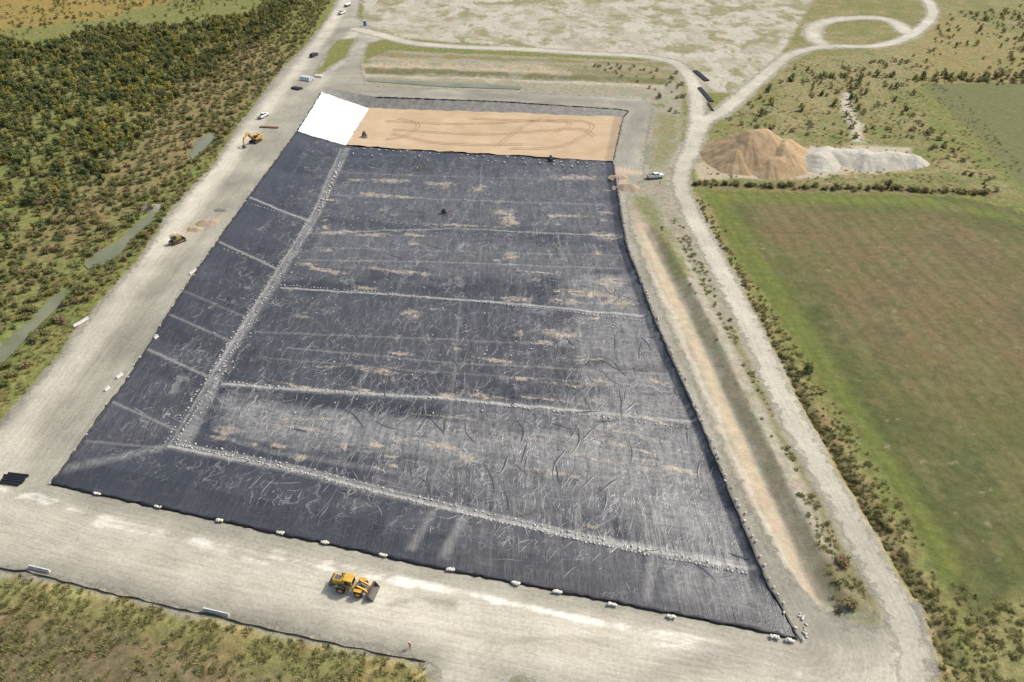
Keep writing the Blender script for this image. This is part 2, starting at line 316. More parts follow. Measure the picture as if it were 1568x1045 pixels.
for pz in PONDS:
    me=bpy.data.meshes.new('pond'); me.from_pydata([(x,y,-.06) for x,y in pz],[],[list(range(len(pz)))]); me.materials.append(m_w)
    COL.objects.link(bpy.data.objects.new('pond',me))
# ================================================================ LINER
co,fq=patch(0,5,0,4,.45)
x,y=co[:,0],co[:,1]
onf=np.clip((0-co[:,2])/1.,0,1)
co[:,2]+=((fbm(x/3,y/8,3,21)-.5)*.5+(fbm(x/12,y/12,3,22)-.5)*.6)*onf
def slope(py): return .05+(py-200)/600*.15
mudv=np.zeros(len(x)); dust_sheen=np.zeros(len(x)); nfi=fbm(x/1.8,y/1.8,3,34)
MUD=[(595,275,60,7),(672,281,50,6),(570,296,44,7),(620,300,60,4),(772,326,34,12),(880,276,70,8),(735,290,20,12),(860,335,60,5),(510,355,44,6),(570,358,54,6),(640,360,50,4),(700,345,90,4),(780,340,30,18),(930,368,44,12),(780,395,24,14),(500,412,60,6),(470,402,40,5),(560,440,40,6),(620,416,90,6),(820,420,60,4),
(630,480,28,14),(612,540,34,5),(578,567,74,8),(500,560,70,3),(760,553,54,7),(858,516,52,13),(795,513,20,10),(830,528,40,6),(905,555,70,4),(800,583,54,6),(740,607,70,10),(690,606,60,8),(560,597,80,5),(460,590,90,5),(425,680,30,8),(385,678,20,7),(458,698,22,13),(525,683,20,11),(575,680,24,9),(607,675,20,9),(640,672,30,6),(682,685,60,10),(718,703,28,13),
(880,592,130,5),(840,615,180,4),(900,640,200,5),(700,640,200,4),(940,662,180,8),(1005,590,46,6),(905,455,90,12),(930,440,44,18),(952,470,44,18),(870,466,50,8),(790,460,44,8),(910,810,20,9),(850,728,90,7),(940,712,180,10),(1015,720,100,9),(470,655,200,5),(350,655,40,14),(480,640,100,4),(960,690,150,7),(760,668,200,5),(330,668,30,10),(1000,650,90,5)]
MUD+=[(random.uniform(480,930),random.uniform(265,430),random.uniform(8,26),random.uniform(2,6)) for _ in range(26)]+[(random.uniform(430,980),random.uniform(430,740),random.uniform(8,30),random.uniform(2,8)) for _ in range(28)]
for a,b,l,t in MUD:
    s=slope(b)+random.gauss(0,.08); p0=Vector(U(a-l/2,b-s*l/2,-3)); p1=Vector(U(a+l/2,b+s*l/2,-3)); c0=(p0+p1)/2; e=(p1-p0); L=e.length/2; e.normalize()
    T=abs(U(a,b-t/2,-3)[1]-U(a,b+t/2,-3)[1])/2
    u=((x-c0.x)*e.x+(y-c0.y)*e.y)/(L*1.2); v=(-(x-c0.x)*e.y+(y-c0.y)*e.x)/(T*1.15)
    mudv=np.maximum(mudv,(1-.5*(u*u+v*v)-(nfi-.4)*.8)*(.98 if l>20 else .9)*(.76 if l>110 else 1))
mudv=np.clip(mudv,0,1)
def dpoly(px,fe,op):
    global dust_sheen
    dust_sheen=np.maximum(dust_sheen,np.clip(.5-(sdpoly(x,y,UU(px,-3),60)+(fbm(x/10,y/4,3,31)-.5)*fe*1.5)/fe,0,1)*op)
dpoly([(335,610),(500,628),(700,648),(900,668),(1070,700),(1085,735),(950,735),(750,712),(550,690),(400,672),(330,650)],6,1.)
dpoly([(900,560),(1035,570),(1080,700),(1150,870),(1000,835),(920,790),(860,690)],16,.95)  # right side: sheen of the sheet painted in as lighter grey, over dust
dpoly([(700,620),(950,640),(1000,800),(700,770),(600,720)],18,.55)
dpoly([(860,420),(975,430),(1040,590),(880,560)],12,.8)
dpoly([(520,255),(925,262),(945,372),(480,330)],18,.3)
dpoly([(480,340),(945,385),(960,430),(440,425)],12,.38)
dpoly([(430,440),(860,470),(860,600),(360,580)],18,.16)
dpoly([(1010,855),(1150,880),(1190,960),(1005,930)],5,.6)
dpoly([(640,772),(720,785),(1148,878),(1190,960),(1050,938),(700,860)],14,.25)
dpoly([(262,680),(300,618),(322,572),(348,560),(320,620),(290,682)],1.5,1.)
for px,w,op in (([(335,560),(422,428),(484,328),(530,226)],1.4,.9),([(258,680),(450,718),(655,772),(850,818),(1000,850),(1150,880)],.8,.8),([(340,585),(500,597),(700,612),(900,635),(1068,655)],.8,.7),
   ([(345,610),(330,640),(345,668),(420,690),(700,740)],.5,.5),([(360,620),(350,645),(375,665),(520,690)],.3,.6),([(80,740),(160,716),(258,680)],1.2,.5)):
    d=sdline(x,y,UU(px,-3),20)[0]; dust_sheen=np.maximum(dust_sheen,np.clip(1.3-d/(w+.5),0,1)*op)
line=np.zeros(len(x))
for px,w,op in (([(258,680),(450,718),(655,772),(850,818),(1000,850),(1150,880)],.22,.65),([(275,676),(455,713),(660,766),(850,812),(1000,844),(1140,872)],.12,.45),([(340,585),(500,597),(700,612),(900,635),(1068,655)],.2,.75),([(430,437),(600,450),(800,468),(985,492)],.18,.8),
   ([(380,312),(475,337)],.25,.7),([(333,380),(425,410)],.15,.6),([(250,490),(352,520)],.08,.4),([(222,545),(320,574)],.12,.5),([(165,625),(270,655)],.08,.35),([(500,353),(700,350),(945,368)],.15,.5),([(120,690),(250,682)],.1,.2),([(275,455),(372,482)],.1,.25),
   ([(508,296),(700,306),(925,320)],.1,.35),([(700,350),(735,290),(738,250)],.1,.2),([(655,772),(690,640),(705,460)],.1,.2),([(880,820),(905,640),(880,470),(850,350)],.1,.15),([(258,678),(322,573),(412,430),(476,330),(522,226)],.12,.5),([(440,530),(700,556),(1020,580)],.08,.3),([(390,505),(700,520),(1000,545)],.08,.25),([(460,395),(700,402),(950,418)],.08,.35),([(530,262),(930,282)],.06,.25),([(400,545),(700,572),(1030,600)],.05,.2),([(480,375),(950,398)],.06,.25)):
    d=sdline(x,y,UU(px,-3),20)[0]; line=np.maximum(line,np.clip(1-(d-w)/.45,0,1)*op)
for px,op in (([(657,776),(668,779),(636,850),(622,847)],.22),([(703,788),(716,791),(686,862),(672,859)],.26),([(993,852),(1004,854),(996,928),(984,925)],.24)):
    line=np.maximum(line,np.clip(.5-sdpoly(x,y,UU(px,-1.5),10)/1.2,0,1)*op)
m_l,nt=newmat('black_geomembrane'); p=pos(nt); sp=nd(nt,'ShaderNodeSeparateXYZ',{0:p})
t=mth(nt,'ADD',sp.outputs[1],mth(nt,'MULTIPLY',sp.outputs[0],.235)); ss=sp.outputs[0]
md=attr(nt,'mud').outputs['Fac']; ds=attr(nt,'dust_sheen').outputs['Fac']; ln=attr(nt,'line').outputs['Fac']
st=noise(nt,comb(nt,mth(nt,'MULTIPLY',ss,.14),mth(nt,'MULTIPLY',t,.8)),1.,6,.78)
st2=noise(nt,comb(nt,mth(nt,'MULTIPLY',ss,.9),mth(nt,'MULTIPLY',t,.10)),1.,5,.7)
fi=noise(nt,p,.9,6,.78); bg=noise(nt,p,.05,4,.6); blot=noise(nt,p,.16,5,.7)
mm=mth(nt,'ADD',md,mth(nt,'ADD',rmap(nt,fi,.3,.7,-.5,.5),rmap(nt,st,.3,.7,-.3,.3))); mm=rmap(nt,mm,.5,1.05,0.,.9)
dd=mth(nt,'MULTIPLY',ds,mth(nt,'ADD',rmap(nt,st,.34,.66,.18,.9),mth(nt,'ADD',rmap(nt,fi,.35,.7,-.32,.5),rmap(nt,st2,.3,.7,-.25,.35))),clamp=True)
amb=mth(nt,'MULTIPLY',rmap(nt,st,.54,.76,0.,.25),rmap(nt,blot,.42,.66,0.,1.2))
base=mix(nt,rmap(nt,bg,.35,.65,0.,1.),(.030,.033,.041),(.045,.048,.058))
pan=nd(nt,'ShaderNodeTexWhiteNoise',{'W':mth(nt,'FLOOR',mth(nt,'DIVIDE',t,6.8))},noise_dimensions='1D').outputs[0]
base=mix(nt,1.,base,grayc(nt,rmap(nt,pan,0.,1.,.82,1.2)),'MULTIPLY')
base=mix(nt,rmap(nt,st2,.5,.75,0.,.32),base,(.09,.093,.105))
base=mix(nt,amb,base,(.25,.24,.215)); base=mix(nt,mth(nt,'MULTIPLY',ds,.12),base,(.30,.30,.30)); base=mix(nt,mth(nt,'MULTIPLY',dd,.62),base,(.35,.345,.32))  # even grey lift paints the sheen; the streaked mix is dust
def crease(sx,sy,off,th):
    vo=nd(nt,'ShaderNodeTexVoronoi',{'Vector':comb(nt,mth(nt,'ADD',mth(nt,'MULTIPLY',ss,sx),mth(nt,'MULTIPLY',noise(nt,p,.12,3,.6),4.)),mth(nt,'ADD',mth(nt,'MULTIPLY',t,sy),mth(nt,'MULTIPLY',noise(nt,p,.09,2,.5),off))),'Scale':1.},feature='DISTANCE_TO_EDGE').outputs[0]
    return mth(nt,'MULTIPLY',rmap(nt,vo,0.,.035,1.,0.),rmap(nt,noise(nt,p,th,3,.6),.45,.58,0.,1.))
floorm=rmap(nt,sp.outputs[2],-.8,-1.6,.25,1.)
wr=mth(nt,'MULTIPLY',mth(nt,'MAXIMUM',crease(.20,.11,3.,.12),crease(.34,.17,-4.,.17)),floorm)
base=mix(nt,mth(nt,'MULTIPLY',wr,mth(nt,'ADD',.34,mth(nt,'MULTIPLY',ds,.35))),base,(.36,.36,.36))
base=mix(nt,mm,base,(.42,.355,.27)); base=mix(nt,mth(nt,'MULTIPLY',ln,rmap(nt,fi,.35,.6,.5,1.)),base,(.50,.49,.45))
hh=mth(nt,'ADD',mth(nt,'MULTIPLY',st2,1.1),mth(nt,'ADD',mth(nt,'MULTIPLY',fi,.3),mth(nt,'MULTIPLY',wr,.5)))
finish(nt,base,.36,hh,.7,.3,None,.55)
liner=mesh_np('geomembrane_liner',co,fq,m_l,{'mud':mudv,'dust_sheen':dust_sheen,'line':line})
bvh=BVHTree.FromPolygons([tuple(v) for v in co],[tuple(q) for q in fq])
def lz(x,y):
    r=bvh.ray_cast(Vector((x,y,20)),Vector((0,0,-1))); return r[0].z if r[0] else None
def LP(px,py):
    d=Vector(((px-784)/F,CT-(py-522.5)/F*ST,-(ST+(py-522.5)/F*CT))).normalized()
    r=bvh.ray_cast(Vector((0,0,CH)),d); return r[0] if r[0] else Vector((*U(px,py,0),0))
co,fq=patch(6,7,0,4,.8); co[:,2]+=.02
mesh_np('gravel_end_slope',co,fq,pmat('grey_slope',(.25,.24,.215),.9,var=.3,sc=.4))
m_s,nt=newmat('tan_sand'); p=pos(nt); a=noise(nt,p,.07,5,.6); b=noise(nt,p,1.,6,.75); sp=nd(nt,'ShaderNodeSeparateXYZ',{0:p})
tt=noise(nt,comb(nt,mth(nt,'MULTIPLY',sp.outputs[0],.03),mth(nt,'MULTIPLY',mth(nt,'ADD',sp.outputs[1],mth(nt,'MULTIPLY',sp.outputs[0],.235)),.6)),1.,4,.6)
c=mix(nt,rmap(nt,a,.35,.65,0.,1.),(.46,.345,.22),(.55,.42,.28)); c=mix(nt,rmap(nt,b,.4,.7,0.,.3),c,(.34,.25,.15)); c=mix(nt,rmap(nt,tt,.5,.7,0.,.4),c,(.38,.275,.165))
finish(nt,c,.95,b,.4,.15,None,.1)
co,fq=patch(5,6,1,4,.8,.35); co[:,2]+=(fbm(co[:,0]/8,co[:,1]/8,3,9)-.5)*.4; co[:,1]+=(fbm(co[:,0]/5,co[:,0]*0,3,77)-.5)*3
mesh_np('drainage_sand_layer',co,fq,m_s)
co,fq=patch(5,6,0,1,.8,.2); k=(co[:,0].copy(),co[:,1].copy()); co[:,2]+=(fbm(k[0]/2,k[1]/9,3,9)-.5)*.45+(fbm(k[0]/.9,k[1]/4,3,10)-.5)*.12; co[:,0]+=(fbm(k[0]*0+3,k[1]/3,3,78)-.5)*2.; co[:,1]+=(fbm(k[0]/3,k[1]*0+1,3,79)-.5)*2.
mesh_np('white_geotextile_sheet',co,fq,pmat('white_geotextile',(.72,.73,.76),.8,.2,var=.08,sc=.3))
def tube(name,pts,r,mat,flat=1.,seg=6,jit=0.):
    V=[];Fs=[];n=len(pts)
    for i,pv in enumerate(pts):
        a=Vector(pts[max(0,i-1)]);b=Vector(pts[min(n-1,i+1)]); d=(b-a).normalized(); s=d.cross(Vector((0,0,1))).normalized(); rr=r*(1+random.uniform(-jit,jit))
        for k in range(seg):
            t=2*math.pi*k/seg; V.append(Vector(pv)+s*math.cos(t)*rr+Vector((0,0,1))*math.sin(t)*rr*flat)
    for i in range(n-1):
        for k in range(seg): Fs.append((i*seg+k,i*seg+(k+1)%seg,(i+1)*seg+(k+1)%seg,(i+1)*seg+k))
    return mesh_np(name,[tuple(v) for v in V],Fs,mat)
def dens(pts,step=1.5,j=0.):
    o=[]
    for i in range(len(pts)-1):
        a=Vector(pts[i]);b=Vector(pts[i+1]);n=max(1,int((b-a).length/step))
        for k in range(n): o.append(tuple(a.lerp(b,k/n)+Vector((random.uniform(-j,j),random.uniform(-j,j),0))))
    o.append(tuple(pts[-1])); return o
m_blk=pmat('black_plastic',(.022,.022,.025),.5,.4)
def R3(lst,z): return [(p[0],p[1],z) for p in lst]
tube('anchor_edge_roll',dens(R3([CG[r,0] for r in range(7,-1,-1)],.3)[1:]+R3([CG[0,c] for c in range(1,5)],.3)+R3([CG[r,4] for r in range(1,7)],.3)+R3([CG[7,c] for c in (4,3,2,1)],.3),1.2,.2),.34,m_blk,.7,6,.6)
# sandbags
import bmesh
bm=bmesh.new(); bmesh.ops.create_icosphere(bm,subdivisions=1,radius=1); IV=np.array([v.co[:] for v in bm.verts]); IF=np.array([[v.index for v in f.verts] for f in bm.faces]); bm.free()
IV=np.sign(IV)*np.abs(IV)**.75
def bags(name,P,size,mat,jit=.25):
    V=[];Fs=[]
    for i,(a,b,z) in enumerate(P):
        t=random.uniform(0,6.28);k=size*random.uniform(1-jit,1+jit); c,s=math.cos(t),math.sin(t)
        v=IV*np.array([.62,.4,.25])*k; V.append(np.c_[v[:,0]*c-v[:,1]*s+a,v[:,0]*s+v[:,1]*c+b,v[:,2]+z+.2*k]); Fs.append(IF+i*len(IV))
    return mesh_np(name,np.vstack(V),np.vstack(Fs),mat,nv=3)
m_bag=pmat('pale_sandbag',(.50,.48,.43),.9,.1,var=.3)
def along(px,gap,j,keep=1.):
    pts=[LP(a,b) for a,b in px]; out=[]
    for i in range(len(pts)-1):
        a,b=pts[i],pts[i+1]; n=max(1,int((b-a).length/gap))
        for k in range(n):
            if random.random()>keep: continue
            q=a.lerp(b,(k+random.random()*.2)/n); xx=q.x+random.gauss(0,j);yy=q.y+random.gauss(0,j); z=lz(xx,yy)
            if z is not None: out.append((xx,yy,z))
    return out
B=[]
B+=along([(268,678),(330,580),(425,428),(490,328),(534,228)],.95,.2,.85)+along([(255,676),(318,575),(412,430),(476,330),(520,258)],1.0,.3,.8)+along([(300,640),(350,560),(430,440),(480,350)],1.8,1.,.6)
B+=along([(265,680),(450,720),(655,774),(850,820),(1000,851),(1150,880)],.95,.12,.9)+along([(275,675),(455,714),(660,766),(850,812),(1000,844),(1140,872)],1.5,.12,.75)
B+=along([(345,585),(500,598),(700,613),(900,636),(1068,655)],1.3,.1,.8)+along([(430,437),(600,450),(800,470),(985,492)],1.2,.08,.9)
B+=along([(498,330),(600,342),(700,350),(945,364)],1.6,.3,.8)+along([(490,345),(600,352),(730,362),(940,378)],3,.4,.6)+along([(508,296),(700,306),(925,320)],3.2,.4,.8)
B+=along([(530,262),(720,272),(930,282)],6,1,.6)
B+=along([(380,312),(475,337)],1.4,.1)+along([(335,380),(425,408)],1.7,.15,.8)+along([(252,490),(352,520)],5,.3,.7)
for _ in range(110):
    q=LP(random.uniform(430,950),random.uniform(250,640)); B.append((q.x,q.y,q.z))
bags('sandbag_rows',B,.55,m_bag)
B=along([(545,228),(740,240),(934,251)],3.6,.3,.95)+along([(540,236),(740,247),(930,258)],5,.8,.8)+along([(520,250),(505,290),(490,325)],1.6,.5,.9)
bags('sandbag_rows',B,1.05,m_bag)
E=[]
for r in range(0,6):
    for c,off in ((4,(.8,0)),(0,(-.4,0))):
        a,b=CG[r,c],CG[r+1,c]; n=int(np.linalg.norm(b-a)/(1.8 if c==4 else 4.5))
        for k in range(n):
            q=a+(b-a)*k/n
            if random.random()<.85: E.append((q[0]+random.gauss(off[0],.3),q[1]+random.gauss(0,.3),.35))
for k in range(12):
    a=Vector(U(1226,940)).lerp(Vector(U(1234,975)),random.random()); E.append((a.x+random.gauss(0,.35),a.y+random.gauss(0,.4),.05))
bags('rim_sandbags',E,.62,m_bag)
K=[]
for a,b in [(150,756),(243,776),(337,797),(430,816),(498,831),(587,850),(690,872),(790,893),(853,906),(937,925),(1027,944),(1185,975),(1208,980)]:
    gx,gy=U(a,b+2)
    for k in range(4): K.append((gx-.6+k*.4,gy+.1-k*.08+random.uniform(-.1,.1),.3+random.random()*.08))
bags('ballast_bags',K,.82,pmat('white_bag',(.60,.58,.50),.9,.1),.12)
# wrinkles : low real ridges in the sheet
def ridges(name,N,mat,wsc,reg,lr=(3,11),hk=.5):
    V=[];Fs=[];n0=0
    for _ in range(N):
        px,py=random.choice(reg); px+=random.gauss(0,75);py+=random.gauss(0,32+(py-250)*.08)
        c=LP(px,py)
        ang=random.choice([math.radians(90),math.radians(60),math.radians(118),math.radians(75),math.radians(40),math.radians(-13)])+random.gauss(0,.25)
        L=random.uniform(*lr); k=random.gauss(0,.035); q=Vector((c.x,c.y)); w=wsc*random.uniform(.5,1.3); n=max(4,int(L/.8)); rows=[]
        for i in range(n):
            z=lz(q.x,q.y)
            if z is None or z>-.1: break
            rows.append((q.copy(),ang,z)); ang+=k+random.gauss(0,.12); q=q+Vector((math.cos(ang),math.sin(ang)))*(L/n)
        if len(rows)<3: continue
        for i,(q,an,z) in enumerate(rows):
            tt=math.sin(math.pi*(i+.35)/(len(rows)-.3)); s=Vector((-math.sin(an),math.cos(an)))*w*max(.12,tt)
            V+=[(q.x-s.x,q.y-s.y,z+.0),(q.x,q.y,z+.02+w*hk*max(0,tt)),(q.x+s.x,q.y+s.y,z+.0)]
        for i in range(len(rows)-1):
            for j in range(2): Fs.append((n0+i*3+j,n0+i*3+j+1,n0+i*3+j+4,n0+i*3+j+3))
        n0=len(V)
    return mesh_np(name,V,Fs,mat)
reg1=[(600,300),(750,300),(850,330),(600,400),(750,420),(880,450),(950,470),(500,480),(620,500),(760,520),(880,540),(980,560),(450,560),(600,600),(720,580),(860,620),(980,620),(1010,680)]
reg2=[(900,760),(1000,780),(1080,800),(1050,740),(850,780),(950,700),(700,720),(600,700),(500,680),(400,640),(550,650),(700,670),(850,690),(1000,600),(960,480)]
ridges('liner_wrinkles',800,pmat('lit_ridge_membrane',(.17,.17,.175),.5,.4),.08,reg1,(3,11),.3); ridges('liner_wrinkles',800,pmat('lit_ridge_membrane_pale',(.30,.30,.29),.5,.4),.07,reg2,(2,8),.3)  # ridges coloured paler than the sheet, painting in the light they catch
ridges('liner_folds',150,pmat('membrane_fold',(.07,.072,.082),.35,.5),.28,reg1+reg2,(5,14),.4)
# ================================================================ SAND PILES
def pile(name,cx,cy,peaks,rx,ry,mat,seed,n=120,am=1.):
    gx=np.linspace(-rx,rx,n);gy=np.linspace(-ry,ry,n); A,Bq=[a.ravel() for a in np.meshgrid(gx,gy)]
    z=np.full(A.shape,-9.)
    wob=(fbm(A/6/am+50,Bq/6/am+50,5,seed)-.5)*3.2*am
    for (ax,ay,bx,by,hh,sl) in peaks:
        ex,ey=bx-ax,by-ay;L=ex*ex+ey*ey+1e-6;t=np.clip(((A-ax)*ex+(Bq-ay)*ey)/L,0,1)
        an=np.arctan2(Bq-ay-t*ey,A-ax-t*ex)
        d=np.hypot(A-ax-t*ex,Bq-ay-t*ey); gul=fbm(an*5+9,d*.06,3,seed+5)*1.3*am*np.clip(d/8,0,1)
        z=np.maximum(z,hh-np.sqrt(d*d+4*am*am)*sl+wob*.5-gul)
    z=np.where(z<-.3,-.3,z); co=np.c_[A+cx,Bq+cy,z]
    i=np.arange(n*n).reshape(n,n); f=np.stack([i[:-1,:-1],i[:-1,1:],i[1:,1:],i[1:,:-1]],-1).reshape(-1,4); f=f[z[f].max(1)>-.29]
    u,inv=np.unique(f,return_inverse=True)
    return mesh_np(name,co[u],inv.reshape(f.shape),mat)
def sandm(nm,c1,c2):
    m,nt=newmat(nm);p=pos(nt);a=noise(nt,p,.15,6,.65,1.);b=noise(nt,p,1.2,6,.7)
    finish(nt,mix(nt,rmap(nt,b,.4,.7,0.,.35),mix(nt,rmap(nt,a,.38,.62,0.,1.),c1,c2),(c1[0]*.6,c1[1]*.6,c1[2]*.6)),.95,b,.5,.3,None,.1);return m
cx,cy=U(1160,243)
pile('sand_stockpile',cx,cy,[(-5,2,2,4,13.2,.62),(9,-4,12,2,9.5,.58),(-12,-6,-9,2,7.5,.55),(2,-12,8,-10,6,.5)],28,32,sandm('brown_sand',(.38,.27,.155),(.48,.36,.22)),3)
cx,cy=U(1308,247)
pile('gravel_stockpile',cx,cy,[(-18,-3,-12,4,6,.5),(-10,2,4,3,5.4,.5),(4,-2,18,0,5.2,.5),(14,1,25,-1,4.4,.5)],38,17,sandm('pale_gravel',(.48,.45,.37),(.58,.55,.47)),8)
ms=sandm('spoil_earth',(.36,.28,.195),(.44,.36,.26)); mr=sandm('grey_rubble',(.20,.185,.15),(.30,.28,.235))
for a,b,hh,w_,mt in ((318,342,1.6,5,ms),(298,352,1.1,4,ms),(232,318,1.6,6,mr),(410,113,1.5,6,mr),(960,288,2.0,5,ms),(948,272,1.4,4,ms),(340,322,1.,4,mr)):
    cx,cy=U(a,b); pile('spoil_heap',cx,cy,[(-w_*.3,0,w_*.3,0,hh,.5)],w_*1.3,w_,mt,int(a),40,.35)
# ================================================================ VEHICLES
def link(ob,par): COL.objects.link(ob); ob.parent=par
def box(par,name,dims,loc,mat,bev=.05,rot=(0,0,0),top=(1,1),sh=(0,0)):
    bm=bmesh.new(); bmesh.ops.create_cube(bm,size=1)
    for v in bm.verts:
        u=v.co.z>0
        v.co=Vector((v.co.x*dims[0]*(top[0] if u else 1)+(sh[0] if u else 0),v.co.y*dims[1]*(top[1] if u else 1)+(sh[1] if u else 0),v.co.z*dims[2]))
    if bev: bmesh.ops.bevel(bm,geom=bm.edges[:],offset=bev,segments=2,affect='EDGES',profile=.5)
    me=bpy.data.meshes.new(name);bm.to_mesh(me);bm.free();me.materials.append(mat)
    o=bpy.data.objects.new(name,me);o.location=loc;o.rotation_euler=rot;link(o,par);return o
def cyl(par,name,r,L,loc,mat,ax='Y',seg=20,bev=.05):
    bm=bmesh.new();bmesh.ops.create_cone(bm,cap_ends=True,segments=seg,radius1=r,radius2=r,depth=L)
    es=[e for e in bm.edges if abs(e.verts[0].co.z-e.verts[1].co.z)<1e-4]
    if bev: bmesh.ops.bevel(bm,geom=es,offset=bev,segments=2,affect='EDGES')
    if ax=='Y': bmesh.ops.rotate(bm,verts=bm.verts,matrix=Matrix.Rotation(math.pi/2,3,'X'))
    if ax=='X': bmesh.ops.rotate(bm,verts=bm.verts,matrix=Matrix.Rotation(math.pi/2,3,'Y'))
    me=bpy.data.meshes.new(name);bm.to_mesh(me);bm.free();me.materials.append(mat)
    o=bpy.data.objects.new(name,me);o.location=loc;link(o,par);return o
def prism(par,name,prof,w,loc,mat,rot=(0,0,0)):
    n=len(prof);V=[(a,-w/2,b) for a,b in prof]+[(a,w/2,b) for a,b in prof]
    Fs=[list(range(n))[::-1],list(range(n,2*n))]+[[i,(i+1)%n,n+(i+1)%n,n+i] for i in range(n)]
    me=bpy.data.meshes.new(name);me.from_pydata(V,[],Fs);me.materials.append(mat);bm=bmesh.new();bm.from_mesh(me);bmesh.ops.recalc_face_normals(bm,faces=bm.faces[:]);bm.to_mesh(me);bm.free()
    o=bpy.data.objects.new(name,me);o.location=loc;o.rotation_euler=rot;link(o,par);return o
def root(name,px,py,yaw,z=.1,sc=1.):
    e=bpy.data.objects.new(name,None);x,y=U(px,py);e.location=(x,y,z);e.rotation_euler=(0,0,math.radians(yaw));e.scale=(sc,)*3;COL.objects.link(e);return e
yel=pmat('machine_yellow',(.62,.36,.05),.5,.35,var=.25);tyre=pmat('tyre_rubber',(.045,.042,.038),.9);glass=pmat('dark_glass',(.03,.04,.05),.1,.6);steel=pmat('worn_steel',(.15,.135,.12),.6,.4,.4);wht=pmat('white_paint',(.75,.75,.74),.35,.5,var=.06);dk=pmat('dark_paint',(.03,.032,.037),.3,.5);grey=pmat('grey_plastic',(.12,.12,.12),.7)
def wheel(par,x,y,r,w,hub):
    cyl(par,'tyre',r,w,(x,y,r),tyre,'Y',24,r*.15); cyl(par,'hub',r*.5,w*1.06,(x,y,r),hub,'Y',16,.02)
def wheel_loader(px,py,yaw):
    e=root('wheel_loader',px,py,yaw,.1,1.15)
    for x in (-1.7,1.6):
        for y in (-1.15,1.15): wheel(e,x,y,.85,.65,yel)
        cyl(e,'axle',.18,2.2,(x,0,.85),steel)
    box(e,'rear_frame',(3.2,1.5,.7),(-1.9,0,1.25),grey); box(e,'engine_hood',(2.5,1.6,1.1),(-2.3,0,2.1),yel,.12,top=(.85,.85),sh=(.1,0))
    box(e,'counterweight',(.6,2.3,.9),(-3.7,0,1.35),grey,.1); cyl(e,'exhaust',.09,.8,(-1.7,.4,3.0),steel,'Z')
    box(e,'hood_vent',(1.2,.9,.06),(-2.4,0,2.68),grey,.02)
    box(e,'rear_grille',(.06,1.1,.7),(-3.42,0,2.15),grey,.02)
    for y in (-1.2,1.2): box(e,'fender',(1.7,.6,.12),(-1.7,y,1.82),grey,.04)
    for y in (-1.2,1.2): box(e,'front_fender',(1.4,.6,.1),(1.6,y,1.82),yel,.04)
    box(e,'cab',(1.5,1.45,1.5),(-.35,0,2.4),glass,.06,top=(.9,.9)); box(e,'cab_roof',(1.7,1.6,.18),(-.35,0,3.24),yel,.06); box(e,'cab_base',(1.6,1.6,.5),(-.35,0,1.5),yel,.06)
    for x in (-1.05,.35):
        for y in (-.7,.7): box(e,'cab_pillar',(.12,.12,1.6),(x,y,2.4),yel,.02)
    box(e,'front_frame',(1.8,1.0,1.0),(1.4,0,1.4),grey,.08,top=(.7,.8))
    for y in (-.6,.6): prism(e,'lift_arm',[(1.0,2.1),(1.4,2.35),(2.6,1.7),(3.4,.75),(3.2,.45),(2.3,1.2)],.22,(0,y,0),yel)
    prism(e,'tilt_link',[(1.6,2.3),(1.8,2.5),(3.3,1.5),(3.2,1.2)],.2,(0,0,0),steel)
    prism(e,'bucket',[(3.3,.1),(4.5,.05),(4.5,.12),(3.6,.3),(3.35,.7),(3.5,1.15),(3.75,1.4),(3.7,1.48),(3.3,1.3),(3.1,.7)],3.0,(0,0,0),steel)
    for y in (-1.48,1.48): prism(e,'bucket_side',[(3.3,.1),(4.5,.05),(3.75,1.42),(3.3,1.25),(3.12,.7)],.06,(0,y,0),steel)
def track(e,y,L,w=.6,hh=.9):
    a=hh/2;pr=[]
    for i in range(9): t=-math.pi/2+math.pi*i/8; pr.append((L/2-a+a*math.cos(t),a+a*math.sin(t)))
    for i in range(9): t=math.pi/2+math.pi*i/8; pr.append((-L/2+a+a*math.cos(t),a+a*math.sin(t)))
    prism(e,'track',pr,w,(0,y,0),tyre)
    prism(e,'track_frame',[(-L/2+.5,.3),(L/2-.5,.3),(L/2-.6,.65),(-L/2+.6,.65)],w+.08,(0,y,0),steel)
